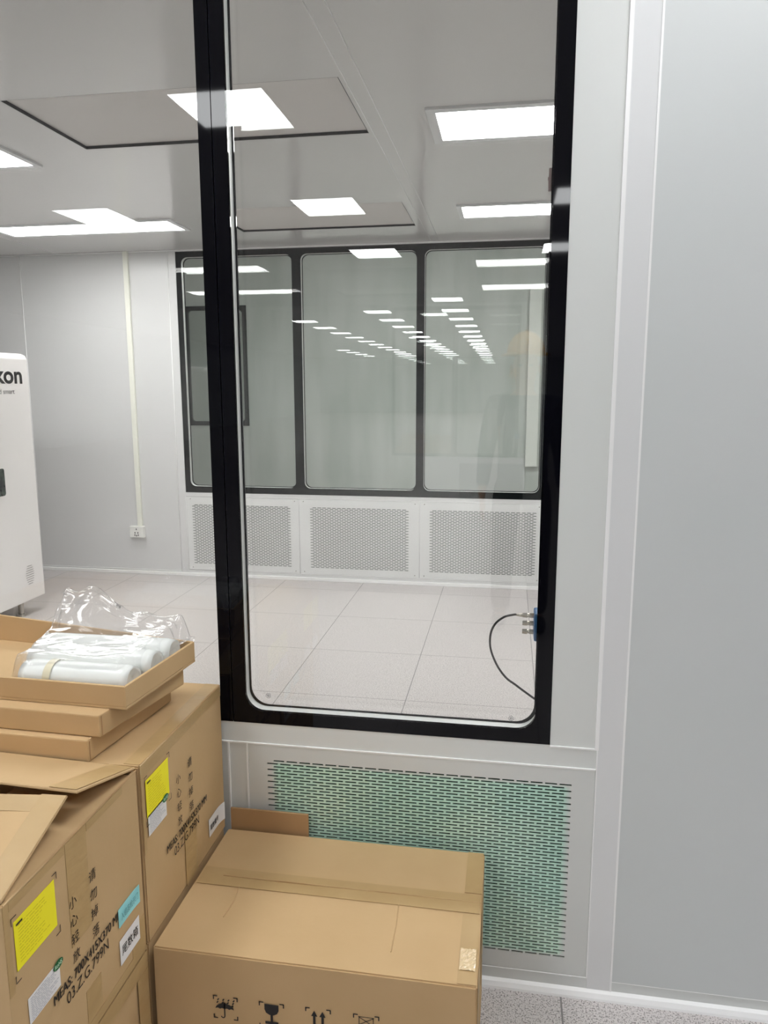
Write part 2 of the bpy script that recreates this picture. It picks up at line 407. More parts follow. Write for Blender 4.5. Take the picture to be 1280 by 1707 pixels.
for z in (0.05, 0.625): tube(bm, [(-2.425, BY-0.001, z), (1.2, BY-0.001, z)], 0.002, 6)
tube(bm, [(CX0, BY-0.004, ZC-0.004), (CX1, BY-0.004, ZC-0.004)], 0.006, 6)
struct(link('trim_4', bm, M_seal, None, True))
struct(boxobj('baseboard_back', M_seal, None, (CX0, BY-0.012, 0, CX1, BY, 0.026), 0.003))
# side walls of the clean room
struct(boxobj('wall_left', M_clean, None, (CX0-0.05, WY+WT, 0, CX0, BY, ZC)))
struct(boxobj('wall_right', M_clean, None, (CX1, WY+WT, 0, CX1+0.05, BY, ZC)))
# clean-room ceiling with two openings for the filter diffusers
HP = [(-1.78, 2.545, -0.572, 3.092), (-1.715, 4.20, -0.60, 4.815)]
bm = bmesh.new(); holes_slab(bm, 'xy', CX0, WY+WT, CX1, BY, ZC, ZC+0.05, HP); struct(link('ceiling', bm, M_ceil))
bm = bmesh.new()
for x in (-0.555, -0.498, 1.30, -3.35): tube(bm, [(x, WY+WT, ZC), (x, BY, ZC)], 0.0022, 6)
struct(link('trim_5', bm, M_seal, None, True))
# pilaster cover and socket on the inner side of the window wall
struct(boxobj('trim_6', M_white, None, (0.20, WY+WT, 0.47, 0.33, WY+WT+0.03, ZC), 0.003))
# hall shell
bm = bmesh.new(); box(bm, X0, YH, ZH, X1, WY, ZH+0.1); struct(link('ceiling', bm, M_hallceil))
struct(boxobj('wall_left', M_wall_grey, None, (X0-0.1, YH, 0, X0, BY, ZF)))
struct(boxobj('wall_right', M_wall_grey, None, (X1, YH, 0, X1+0.1, BY, ZF)))
struct(boxobj('wall_rear', M_wall_grey, None, (X0, YH-0.1, 0, X1, YH, ZH)))
# room beyond the far windows
bm = bmesh.new(); box(bm, X0, BY+WT, ZF, X1, 9.3, ZF+0.1); struct(link('ceiling', bm, M_far))
struct(boxobj('wall_far', M_far, None, (X0, 9.2, 0, X1, 9.3, ZF)))
window('window_3', WIN_3, HOLE_3, 9.175, 0.024, M_grey_enamel, M_glass_far)
struct(boxobj('trim_8', M_white, None, (0.205, 9.12, 0.50, 0.345, 9.2, 2.60), 0.003))
struct(boxobj('trim_9', M_clean, None, (-1.02, 9.18, 0.0, 0.205, 9.2, 0.60), 0.003))  # pale panel added in place of the window wall's mirror image
struct(boxobj('wall_left', M_far, None, (X0-0.1, BY, 0, X0, 9.3, ZF)))
struct(boxobj('wall_right', M_far, None, (X1, BY, 0, X1+0.1, 9.3, ZF)))

# ================================================================== CEILING LIGHTS AND DIFFUSERS
def light(name, x0, y0, x1, y1, z, m, label, group=None, bez=0.028):
    r = empty(name, ((x0+x1)/2, (y0+y1)/2, z)); tag(r, label, 'ceiling light', group); bpy.context.view_layer.update()
    bm = bmesh.new(); holes_slab(bm, 'xy', x0, y0, x1, y1, z-0.010, z, [(x0+bez, y0+bez, x1-bez, y1-bez)])
    link('light_frame', bm, M_alu, r)
    boxobj('diffuser', m, r, (x0+bez, y0+bez, z-0.007, x1-bez, y1-bez, z-0.001))
    return r
light('ceiling_light', -0.325, 2.855, 0.875, 3.235, ZC, M_panel_clean, 'long ceiling light nearest the window wall, beyond the right end of the window', bez=0.035)
light('ceiling_light', -0.315, 4.31, 0.885, 4.63, ZC, M_panel_clean, 'long ceiling light further back, just above the rightmost far window')
light('ceiling_light', -3.24, 4.36, -2.01, 4.67, ZC, M_panel_clean, 'long ceiling light above the grey wall beside the white machine')
light('ceiling_light', -3.32, 2.95, -2.095, 3.26, ZC, M_panel_clean, 'ceiling light whose tip shows at the left picture edge')
def copy_tree(o, parent=None):
    c = o.copy(); COL.objects.link(c)
    if parent: c.parent = parent
    for ch in list(o.children): copy_tree(ch, c)
    return c
FARROW = 'small distant square light in the rows mirrored in the window glass'
OUT = 'unseen square hall ceiling light, outside the picture'
def hall_light(x0, y0, lab, group, first=[None]):
    if first[0] is None:
        first[0] = light('ceiling_light', x0, y0, x0+0.6, y0+0.6, ZH, M_panel_hall, lab, group, 0.02); o = first[0]
    else:
        o = copy_tree(first[0]); o.location = (x0+0.3, y0+0.3, ZH); o['label'] = lab
        if group: o['group'] = group
    return o
NEAR = {(1, 0): 'mirrored square light at the left, touching the long ceiling light', (0, 1): 'mirrored square light crossing the black window post, the largest mirrored one',
        (1, 1): 'mirrored square light in the middle of the right window pane', (2, 1): 'mirrored square light at the top of the middle far window',
        (1, 2): 'mirrored light square on the right black window edge, upper of two', (2, 2): 'mirrored light square on the right black window edge, lower of two'}
HG = 'square hall ceiling lights'
for i, Yp in enumerate((4.27, 6.71, 9.15)):
    for j, x in enumerate((-4.29, -1.98, 0.33)):
        if i == 2 and j == 0: continue
        hall_light(x, 2*WY-Yp-0.6, NEAR.get((i, j), OUT), HG)
for x in (-4.29, -1.98, 0.33, 2.64): hall_light(x, 2*WY-1.83-0.6, OUT, HG)  # unseen overhead row, added on the hall grid to brighten the carton tops
for k in range(13):
    for x, k0 in ((-7.6, 9), (-5.4, 2), (-3.2, 1), (-1.5, 0)):
        if k >= k0: hall_light(x, 2*WY-(14.2+2.05*k)-0.6, FARROW, 'distant hall ceiling lights')
for x in (-2.4, 0.6):  # hidden panels added above the sight line to brighten this room
    light('ceiling_light', x, 6.0, x+1.2, 6.4, ZF, M_fill_far, 'unseen ceiling light added to brighten the room beyond the far windows', 'added lights of the room beyond')

def hepa(c, label):
    x0, y0, x1, y1 = c
    r = empty('filter_diffuser', ((x0+x1)/2, (y0+y1)/2, ZC)); tag(r, label, 'ceiling vent'); bpy.context.view_layer.update()
    boxobj('perforated_plate', M_perf, r, (x0+0.004, y0+0.004, ZC+0.012, x1-0.004, y1-0.004, ZC+0.016))
    bm = bmesh.new(); holes_slab(bm, 'xy', x0, y0, x1, y1, ZC+0.0005, ZC+0.012, [(x0+0.003, y0+0.003, x1-0.003, y1-0.003)])
    link('gasket', bm, M_dark, r)
    boxobj('plenum_box', M_alu, r, (x0, y0, ZC+0.017, x1, y1, ZC+0.06))
hepa(HP[0], 'large perforated ceiling diffuser with a dark edge, nearest the window wall')
hepa(HP[1], 'perforated ceiling diffuser further back, just before the far windows')

# ================================================================== AIR RETURN GRILLES
def slotted(bm, x0, z0, x1, z1, m0, m1, y0, y1, pitch, slot, rows, bar):
    """plate x0..x1 z0..z1 with staggered slots inside margins m0 (sides) and m1 (top, bottom); real openings"""
    a0, a1, c0, c1 = x0+m0[0], x1-m0[1], z0+m1[0], z1-m1[1]
    ph = (c1-c0)/rows
    def bx(p, q, r, s):
        if r-p > 1e-5 and s-q > 1e-5: box(bm, p, y0, q, r, y1, s)
    bx(x0, z0, x1, c0); bx(x0, c1, x1, z1); bx(x0, c0, a0, c1); bx(a1, c0, x1, c1)
    h = ph*(1-bar)
    for i in range(rows):
        zb = c0+i*ph
        bx(a0, zb, a1, zb+ph-h)
        off = 0 if (rows-1-i) % 2 else pitch/2
        x = a0+off
        if off: bx(a0, zb+ph-h, x, zb+ph)
        while x+slot <= a1+1e-4:
            nx = x+pitch
            e = nx if nx+slot <= a1+1e-4 else a1
            bx(x+slot, zb+ph-h, e, zb+ph); x = nx
def mint_plate():
    m = mat('grille_plate_green_film', srgb(205, 208, 206), 0.4); b = m.node_tree.nodes['Principled BSDF']
    tc = nd(m, 'ShaderNodeTexCoord'); sx = nd(m, 'ShaderNodeSeparateXYZ'); ln(m, tc.outputs['Object'], sx.inputs[0])
    def ramp(o, a, b_):
        r = nd(m, 'ShaderNodeMapRange'); r.inputs[1].default_value = a; r.inputs[2].default_value = b_; ln(m, o, r.inputs[0]); return r.outputs[0]
    def mul(p, q):
        n = nd(m, 'ShaderNodeMath', operation='MULTIPLY'); ln(m, p, n.inputs[0]); ln(m, q, n.inputs[1]); return n.outputs[0]
    ad = nd(m, 'ShaderNodeVectorMath', operation='ADD'); ad.inputs[1].default_value = (-0.196, WY, 0.093)
    ln(m, tc.outputs['Object'], ad.inputs[0]); ln(m, ad.outputs[0], sx.inputs[0])
    k = mul(mul(ramp(sx.outputs[0], -0.552, -0.537), ramp(sx.outputs[0], 0.162, 0.146)), mul(ramp(sx.outputs[2], 0.097, 0.108), ramp(sx.outputs[2], 0.540, 0.532)))
    n = nd(m, 'ShaderNodeTexNoise'); n.inputs['Scale'].default_value = 4; ln(m, tc.outputs['Object'], n.inputs['Vector'])
    r = nd(m, 'ShaderNodeValToRGB'); r.color_ramp.elements[0].color = srgb(186, 222, 208); r.color_ramp.elements[1].color = srgb(202, 230, 214)
    r.color_ramp.elements[0].position = 0.4; r.color_ramp.elements[1].position = 0.6
    ln(m, n.outputs[0], r.inputs[0])
    mx = nd(m, 'ShaderNodeMix', data_type='RGBA'); ln(m, k, mx.inputs[0]); mx.inputs[6].default_value = srgb(212, 214, 212)
    ln(m, r.outputs[0], mx.inputs[7]); ln(m, mx.outputs[2], b.inputs['Base Color']); return m
def grille(c, wy, plate_rect, mats, label, rows, group=None, pitch=0.0325, slot=0.027, bar=0.5):
    r = empty('air_return_grille', ((c[0]+c[2])/2, wy, c[1])); tag(r, label, 'vent grille', group); bpy.context.view_layer.update()
    P = plate_rect; bm = bmesh.new()
    slotted(bm, P[0], P[1], P[2], P[3], (c[0]-P[0], P[2]-c[2]), (c[1]-P[1], P[3]-c[3]), wy-0.0015, wy+0.001, pitch, slot, rows, bar)
    link('grille_plate', bm, mats[0], r)
    boxobj('filter_mat', mats[1], r, (P[0]+0.03, wy+0.020, P[1]+0.02, P[2]-0.03, wy+0.035, P[3]-0.01))
    if wy < 2: return r
    for x in (P[0]+0.03, P[2]-0.03):
        for z in (P[1]+0.016, P[3]-0.016):
            bm = bmesh.new(); cyl(bm, (x, wy-0.0015, z), (x, wy-0.003, z), 0.0035, 0.003, 12); link('screw', bm, M_steel, r)
    return r
grille((-0.563, 0.093, 0.171, 0.543), WY, (-0.610, 0.053, 0.213, 0.581), (mint_plate(), mat('filter_green', srgb(20, 60, 44), 0.8)),
       'slotted air return grille below the window, green behind its slots', 57)
M_plate2 = mat('grille_plate_white', srgb(226, 227, 226), 0.4); M_filt2 = mat('filter_grey_green', srgb(110, 122, 116), 0.8)
for i, (g, lb) in enumerate(zip(((-2.378, 0.097, -1.600, 0.562), (-1.447, 0.097, -0.700, 0.562), (-0.550, 0.097, 0.212, 0.562)),
      ('far air return grille on the left, partly behind the black window post', 'far air return grille in the middle of the three', 'far air return grille on the right, above the blue sensor'))):
    cellx = ((-2.420, -1.536), (-1.528, -0.628), (-0.620, 0.258))[i]
    grille(g, BY, (cellx[0], 0.054, cellx[1], 0.621), (M_plate2, M_filt2), lb, 44, 'far air return grilles', 0.0375, 0.028, 0.5)

# ================================================================== CLEAN ROOM THINGS
# conduit and socket on the back wall
tag(boxobj('cable_conduit', M_cream, None, (-2.826, BY-0.022, 0.384, -2.788, BY, ZC), 0.003), 'cream vertical cable conduit running down the grey back wall', 'conduit')
def socket(x, y0, y1, z, face, label):
    r = empty('wall_socket', (x, (y0+y1)/2, z)); tag(r, label, 'socket'); bpy.context.view_layer.update()
    boxobj('socket_box', M_white, r, (x-0.058, min(y0, y1), z-0.044, x+0.058, max(y0, y1), z+0.044), 0.006)
    bm = bmesh.new(); yf = face
    s = -1 if yf < (y0+y1)/2 else 1
    for dx, dz in ((0, 0.022), (-0.012, -0.006), (0.012, -0.006), (-0.014, -0.024), (0.014, -0.024), (0, -0.028)):
        box(bm, x+dx-0.0035, min(yf, yf+s*0.001), z+dz-0.006, x+dx+0.0035, max(yf, yf+s*0.001), z+dz+0.006)
    link('pin_holes', bm, M_dark, r)
socket(-2.828, BY-0.04, BY, 0.340, BY-0.04, 'cream wall socket at the foot of the conduit')
socket(0.27, WY+WT, WY+WT+0.04, 0.425, WY+WT+0.04, 'wall socket on the inner side of the window wall')

# white machine at the left
cab = empty('equipment_cabinet', (-3.45, 3.7, 0)); tag(cab, 'tall white machine cabinet with dark lettering, cut by the left edge', 'machine'); bpy.context.view_layer.update()
CXf = -3.0
bm = bmesh.new()
ca, cb, ct = 3.0, 4.352, 1.655
prof = [(CXf, 0.10), (CXf, ct-0.035), (CXf-0.012, ct-0.012), (CXf-0.04, ct), (-3.9, ct), (-3.9, 0.10)]
A = [bm.verts.new((x, ca, z)) for x, z in prof]; Bv = [bm.verts.new((x, cb-(0.02 if x > CXf-0.001 else 0), z)) for x, z in prof]
Bv[0].co.y = cb; Bv[1].co.y = cb
bm.faces.new(A); bm.faces.new(Bv[::-1])
for i in range(6): bm.faces.new((A[i], Bv[i], Bv[(i+1)%6], A[(i+1)%6]))
bmesh.ops.recalc_face_normals(bm, faces=bm.faces); bevel(bm, 0.006, 2)
link('cabinet_body', bm, M_cab, cab)
bm = bmesh.new()
text_bm(bm, 'kon', 4.035, 1.468, 4.288, 1.575, CXf+0.001, PLX, 0.028)
text_bm(bm, 'and smart', 4.02, 1.408, 4.205, 1.437, CXf+0.001, PLX, 0.0)
link('lettering', bm, M_ink, cab)
bm = bmesh.new()
for k in range(9):
    z = 0.205+k*0.0145; dy = 0.006*math.sin(k/8*PI)*3
    box(bm, CXf-0.001, 4.19-dy, z, CXf+0.0012, 4.235+dy, z+0.0028)
link('vent_slots', bm, mat('vent_shadow', srgb(125, 120, 118), 0.6), cab)
bm = bmesh.new(); H = rrect(3.90, 0.80, 4.047, 0.965, 0.016)
f0 = [bm.verts.new((CXf+0.0015, y, z)) for y, z in H]; f1 = [bm.verts.new((CXf-0.001, y, z)) for y, z in H]
bm.faces.new(f0); 
for i in range(len(H)): bm.faces.new((f0[i], f0[(i+1)%len(H)], f1[(i+1)%len(H)], f1[i]))
bmesh.ops.recalc_face_normals(bm, faces=bm.faces)
link('latch_panel', bm, noisy('smoked_latch', srgb(30, 34, 32), srgb(90, 100, 94), 40, 0.2), cab)
bm = bmesh.new(); H = rrect(3.985, 0.845, 4.025, 0.90, 0.01)
f0 = [bm.verts.new((CXf+0.008, y, z)) for y, z in H]; f1 = [bm.verts.new((CXf+0.001, y, z)) for y, z in H]
bm.faces.new(f0)
for i in range(len(H)): bm.faces.new((f0[i], f0[(i+1)%len(H)], f1[(i+1)%len(H)], f1[i]))
bmesh.ops.recalc_face_normals(bm, faces=bm.faces); link('latch_handle', bm, M_dark, cab)
for x in (CXf-0.06, -3.84):
    for y in (3.06, 4.18):
        bm = bmesh.new(); cyl(bm, (x, y, 0.012), (x, y, 0.10), 0.018); cyl(bm, (x, y, 0), (x, y, 0.014), 0.034, 0.03); link('foot', bm, M_steel if x > -3.5 else M_dark, cab)

# blue sensor with glands and cable, mounted beside the window on the clean side
YS = WY+WT+0.035; k_ = YS/1.69
sen = empty('sensor_box', (0.12, YS, 0.90)); tag(sen, 'small blue sensor box with nickel glands at the window edge', 'sensor'); bpy.context.view_layer.update()
boxobj('housing', M_blue, sen, (0.068*k_, YS-0.028, 0.859, 0.068*k_+0.06, YS+0.03, 0.926), 0.005)
for i, z in enumerate((0.9135, 0.8945, 0.874)):
    bm = bmesh.new(); x = 0.068*k_
    cyl(bm, (x, YS, z), (x-0.010, YS, z), 0.0062, n=6); cyl(bm, (x-0.010, YS, z), (x-0.015, YS, z), 0.0048)
    cyl(bm, (x-0.015, YS, z), (x-0.026, YS, z), 0.0068, 0.006, n=6)
    link('cable_gland', bm, M_steel, sen)
bm = bmesh.new(); x = 0.068*k_-0.026
cyl(bm, (x, YS, 0.9135), (x-0.014, YS, 0.9138), 0.0045, 0.003, n=8); link('gland_nipple', bm, M_steel, sen)
pts = [(0.030, 0.9225), (0.022, 0.922), (0.0, 0.915), (-0.020, 0.897), (-0.030, 0.870), (-0.0285, 0.835), (-0.013, 0.797), (0.008, 0.768), (0.030, 0.752), (0.055, 0.734), (0.082, 0.716), (0.11, 0.70)]
bm = bmesh.new(); tube(bm, catmull([(x*k_, YS, 1.44+(z-1.44)*k_) for x, z in pts], 8), 0.0026)
tag(link('sensor_cable', bm, M_cable, None, True), 'thin black cable looping down from the blue sensor', 'cable')
bm = bmesh.new(); YF = WY+WT+0.03
cyl(bm, (0.0745, YF, 1.898), (0.0745, YF, 1.880), 0.0042); cyl(bm, (0.0745, YF, 1.880), (0.0745, YF, 1.874), 0.006); cyl(bm, (0.0745, YF, 1.874), (0.0745, YF, 1.852), 0.005, 0.0045)
cyl(bm, (0.0745, YF, 1.877), (0.095, YF, 1.877), 0.0035); box(bm, 0.088, WY+WT+0.0, 1.862, 0.102, YF+0.006, 1.892)
tag(link('cable_clip', bm, mat('bronze_fitting', srgb(125, 105, 105), 0.35, 0.6), None), 'small metal fitting high on the right window edge', 'fitting')

# ================================================================== CARTONS
def carton(name, x0, y0, z0, x1, y1, z1, label, group=None, top=True, seed=0):
    """one taped shipping carton: body, tape strips"""
    r = empty(name, ((x0+x1)/2, (y0+y1)/2, z0)); tag(r, label, 'cardboard box', group); bpy.context.view_layer.update()
    bm = bmesh.new(); n = 8
    if top:
        box(bm, x0, y0, z0, x1, y1, z1)
        bmesh.ops.bevel(bm, geom=bm.edges[:], offset=0.003, segments=2, affect='EDGES')
        bmesh.ops.subdivide_edges(bm, edges=[e for e in bm.edges if e.calc_length() > 0.1], cuts=7, use_grid_fill=True)
        rs = random.Random(seed)
        for v in bm.verts:
            c = Vector(v.co)
            s = 0.0010*noise.noise(c*7+Vector((seed, 0, 0)))
            v.co += Vector((s, 0.6*s, 0.5*s))
    else:   # open body: four walls and a floor
        t = 0.005
        box(bm, x0, y0, z0, x1, y1, z0+t); box(bm, x0, y0, z0+t, x1, y0+t, z1); box(bm, x0, y1-t, z0+t, x1, y1, z1)
        box(bm, x0, y0+t, z0+t, x0+t, y1-t, z1); box(bm, x1-t, y0+t, z0+t, x1, y1-t, z1)
    link('carton_body', bm, M_card, r)
    return r
def tape(parent, quads):
    for q in quads:
        bm = bmesh.new(); plane, u0, v0, u1, v1, d = q
        sheet(bm, u0, v0, u1, v1, d, 0.0005, plane); link('packing_tape', bm, M_tape, parent)
XR = -0.665
PLZ = Matrix.Identity(4)
# ---- box A: open, nearest
bA = carton('shipping_carton', XR-0.70, 0.815, 0.372, XR, 1.190, 0.742, 'opened printed carton at lower left, its flaps half raised, yellow and teal stickers', None, top=False)
bB = carton('shipping_carton', XR-0.70, 1.203, 0.372, XR, 1.603, 0.742, 'closed printed carton under the trays, against the window wall', None, seed=3)
bE = carton('shipping_carton', XR-0.70, 0.815, 0.0, XR-0.002, 1.192, 0.371, 'plain taped carton below the opened one, at the bottom edge', None, seed=5)
bG = carton('shipping_carton', XR-0.70, 1.203, 0.0, XR-0.004, 1.603, 0.371, 'carton below the closed printed one, hidden behind the low carton', None, seed=8)
bC = carton('shipping_carton', -0.657, 1.199, 0.0, -0.030, 1.600, 0.370, 'large low carton in front of the grille, care symbols on its front', None, seed=11)
def flap(name, pts, parent, th=0.005, m=None):
    bm = bmesh.new(); P = [Vector(p) for p in pts]; nrm = (P[1]-P[0]).cross(P[3]-P[0]).normalized()*th
    hexa(bm, [p-nrm for p in P], P); bmesh.ops.recalc_face_normals(bm, faces=bm.faces)
    bmesh.ops.bevel(bm, geom=bm.edges[:], offset=0.0012, segments=1, affect='EDGES')
    return link(name, bm, m or M_card, parent)
ff = flap('flap', [(XR-0.70, 0.817, 0.748), (XR-0.003, 0.817, 0.748), (XR-0.012, 0.998, 0.803), (XR-0.70, 0.925, 0.797)], bA)
fb = flap('flap', [(XR-0.70, 1.010, 0.822), (XR+0.002, 1.004, 0.808), (XR-0.002, 1.192, 0.748), (XR-0.70, 1.212, 0.755)], bA)
flap('flap', [(XR-0.16, 0.85, 0.762), (XR-0.003, 0.83, 0.741), (XR-0.003, 1.175, 0.741), (XR-0.16, 1.15, 0.762)], bA)
# tape along the flap edges
def edge_tape(parent, a, b, c, d, off=0.0008):
    bm = bmesh.new(); P = [Vector(p) for p in (a, b, c, d)]; n = (P[1]-P[0]).cross(P[3]-P[0]).normalized()
    hexa(bm, [p+n*0.0002 for p in P], [p+n*off for p in P]); bmesh.ops.recalc_face_normals(bm, faces=bm.faces)
    link('packing_tape', bm, M_tape, parent)
edge_tape(ff, (XR-0.045, 0.820, 0.749), (XR-0.004, 0.820, 0.7485), (XR-0.012, 0.996, 0.8025), (XR-0.053, 0.993, 0.8030))
edge_tape(ff, (XR-0.40, 0.930, 0.7900), (XR-0.053, 0.962, 0.7915), (XR-0.053, 0.991, 0.8022), (XR-0.40, 0.956, 0.7998))
edge_tape(fb, (XR-0.048, 1.005, 0.8095), (XR-0.001, 1.005, 0.8085), (XR-0.005, 1.188, 0.7495), (XR-0.052, 1.190, 0.7500))
tape(bA, [(PLX, 0.816, 0.60, 0.8275, 0.741, XR+0.0002), (PLX, 1.140, 0.373, 1.189, 0.45, XR+0.0002), (PLX, 0.962, 0.56, 1.020, 0.740, XR+0.0002), (PLX, 0.828, 0.726, 0.960, 0.740, XR+0.0002), (PLX, 1.022, 0.726, 1.138, 0.740, XR+0.0002),
          (PLX, 0.83, 0.373, 1.14, 0.392, XR+0.0002), (PLX, 0.99, 0.393, 1.035, 0.455, XR+0.0002)])
tape(bB, [(PLX, 1.204, 0.715, 1.60, 0.740, XR+0.0004), (PLX, 1.375, 0.373, 1.435, 0.52, XR+0.0010), (PLX, 1.204, 0.56, 1.214, 0.714, XR+0.0010), (PLZ, XR-0.035, 1.21, XR-0.002, 1.60, 0.7425)])
tape(bE, [(PLX, 0.83, 0.335, 1.19, 0.370, XR+0.0005), (PLX, 0.99, 0.12, 1.045, 0.334, XR+0.0005), (PLX, 1.15, 0.12, 1.19, 0.334, XR+0.0005)])
tape(bC, [(PLZ, -0.650, 1.392, -0.034, 1.450, 0.3712), (PLZ, -0.068, 1.203, -0.032, 1.388, 0.3712), (PLZ, -0.068, 1.454, -0.032, 1.597, 0.3712),
          (PLX, 1.203, 0.08, 1.260, 0.368, -0.0292), (PLX, 1.40, 0.20, 1.45, 0.369, -0.0292)])
# closing seam of carton C: a thin raised flap edge
bm = bmesh.new(); tube(bm, catmull([(-0.60, 1.424, 0.3720), (-0.45, 1.423, 0.3730), (-0.30, 1.425, 0.3722), (-0.033, 1.426, 0.3718)], 6), 0.0012, 6)
link('closing_seam', bm, M_card_edge, bC)
bm = bmesh.new()
tube(bm, catmull([(-0.556, 1.41, 0.3706), (-0.548, 1.36, 0.3708), (-0.552, 1.30, 0.3704)], 6), 0.0012, 6)
link('top_crease', bm, M_card, bC); bm = bmesh.new()
tube(bm, catmull([(-0.204, 1.42, 0.3706), (-0.199, 1.34, 0.3709), (-0.198, 1.26, 0.3704)], 6), 0.0012, 6)
link('top_crease', bm, M_card, bC)
# worn pale edges
bm = bmesh.new(); tube(bm, [(XR, 0.818, 0.742), (XR, 1.19, 0.742)], 0.0016, 6); link('worn_edge', bm, M_card_edge, bA)
bm = bmesh.new(); tube(bm, [(XR-0.001, 1.206, 0.741), (XR-0.001, 1.60, 0.741)], 0.0018, 6); link('worn_edge', bm, M_card_edge, bB)
# wrinkled clear tape tail catching the light on carton C's corner
def crinkle(name, parent, x0, y0, x1, y1, z, amp, m, nx=10, ny=16, seed=0):
    bm = bmesh.new(); rs = random.Random(seed); G = []
    for i in range(nx+1):
        G.append([bm.verts.new((x0+(x1-x0)*i/nx, y0+(y1-y0)*j/ny, z+amp*(0.2+rs.random()))) for j in range(ny+1)])
    for i in range(nx):
        for j in range(ny): bm.faces.new((G[i][j], G[i+1][j], G[i+1][j+1], G[i][j+1]))
    return link(name, bm, m, parent)
M_clear_tape = mat('wrinkled_clear_tape', srgb(225, 200, 160), 0.12, spec=0.9)
crinkle('tape_tail', bC, -0.066, 1.235, -0.036, 1.290, 0.3715, 0.0018, M_clear_tape, seed=4)

# ---- printing and stickers on A and B
M_yellow = mat('yellow_paper', srgb(255, 243, 40), 0.5); M_paper = mat('white_paper', srgb(238, 236, 236), 0.55)
M_teal = mat('teal_paper', srgb(150, 225, 232), 0.35); M_green = mat('green_sticker', srgb(20, 105, 60), 0.5)
M_print_y = mat('faint_print', srgb(205, 192, 30), 0.6); M_print_w = mat('faint_grey_print', srgb(165, 168, 178), 0.6); M_mintink = mat('pale_green_ink', srgb(200, 235, 205), 0.5)
def printing(box_obj, dy, X):
    d = X+0.0014
    def line(t, *a):
        bm = bmesh.new(); text_bm(bm, t, *a); link('printed_text', bm, M_ink, box_obj)
    bm = bmesh.new()     # heavy line: strokes doubled sideways
    for k in (0, 0.0005, 0.0010): text_bm(bm, 'MEAS: 700X415X370 MM', 0.906+dy+k, 0.5055+k*0.3, 1.107+dy+k, 0.5220+k*0.3, d+k*0.05, PLX, 0.0)
    link('printed_text', bm, M_ink, box_obj)
    line('03.Z.G.799N', 0.938+dy, 0.479, 1.062+dy, 0.499, d, PLX, 0.0)
    for i, c in enumerate('小心轻放'): line(c, 0.961+dy, 0.625-0.031*i, 0.981+dy, 0.645-0.031*i, d, PLX, 0.0)
    for i, c in enumerate('请勿掉落'): line(c, 1.018+dy, 0.632-0.034*i, 1.039+dy, 0.653-0.034*i, d, PLX, 0.0)
    bm = bmesh.new()
    y0, y1, z0, z1, t, L = 0.829+dy, 0.936+dy, 0.612, 0.714, 0.0015, 0.012
    for cy, cz, sy, sz in ((y0, z0, 1, 1), (y1, z0, -1, 1), (y0, z1, 1, -1), (y1, z1, -1, -1)):
        rect(bm, min(cy, cy+sy*L), min(cz, cz+sz*t), max(cy, cy+sy*L), max(cz, cz+sz*t), d, PLX)
        rect(bm, min(cy, cy+sy*t), min(cz, cz+sz*L), max(cy, cy+sy*t), max(cz, cz+sz*L), d, PLX)
    link('corner_marks', bm, M_ink, box_obj)
def sticker(parent, name, u0, v0, u1, v1, d, m, lines=None, lm=None, label=None, skew=0.0, curl=0.0):
    bm = bmesh.new(); n = 6; G = []
    for i in range(n+1):
        t = i/n; c = curl*max(0, (t-0.6)/0.4)**2
        G.append([bm.verts.new((d+0.0012+c, u0+(u1-u0)*t, v+skew*t)) for v in (v0, v1)])
    K = [[bm.verts.new(v.co-Vector((0.0004, 0, 0))) for v in g] for g in G]
    for i in range(n):
        bm.faces.new((G[i][0], G[i+1][0], G[i+1][1], G[i][1])); bm.faces.new((K[i][1], K[i+1][1], K[i+1][0], K[i][0]))
        bm.faces.new((G[i][0], K[i][0], K[i+1][0], G[i+1][0])); bm.faces.new((G[i+1][1], K[i+1][1], K[i][1], G[i][1]))
    bm.faces.new((G[0][0], G[0][1], K[0][1], K[0][0])); bm.faces.new((G[n][1], G[n][0], K[n][0], K[n][1]))
    bmesh.ops.recalc_face_normals(bm, faces=bm.faces)
    o = link(name, bm, m, parent)
    if label: o['label'] = label
    if lines:
        bm = bmesh.new(); rs = random.Random(int(u0*1000))
        a, b, k, th, top = lines
        for i in range(k):
            v = v1-top-(v1-v0-2*top)*i/(k-1); u = u0+(u1-u0)*a; e = u0+(u1-u0)*(b-rs.random()*0.45*(b-a))
            while u < e:
                wd = (u1-u0)*rs.uniform(0.04, 0.14); rect(bm, u, v-th/2, min(e, u+wd), v+th/2, d+0.0019, PLX); u += wd+(u1-u0)*0.02
        link('fine_print', bm, lm, o)
    return o
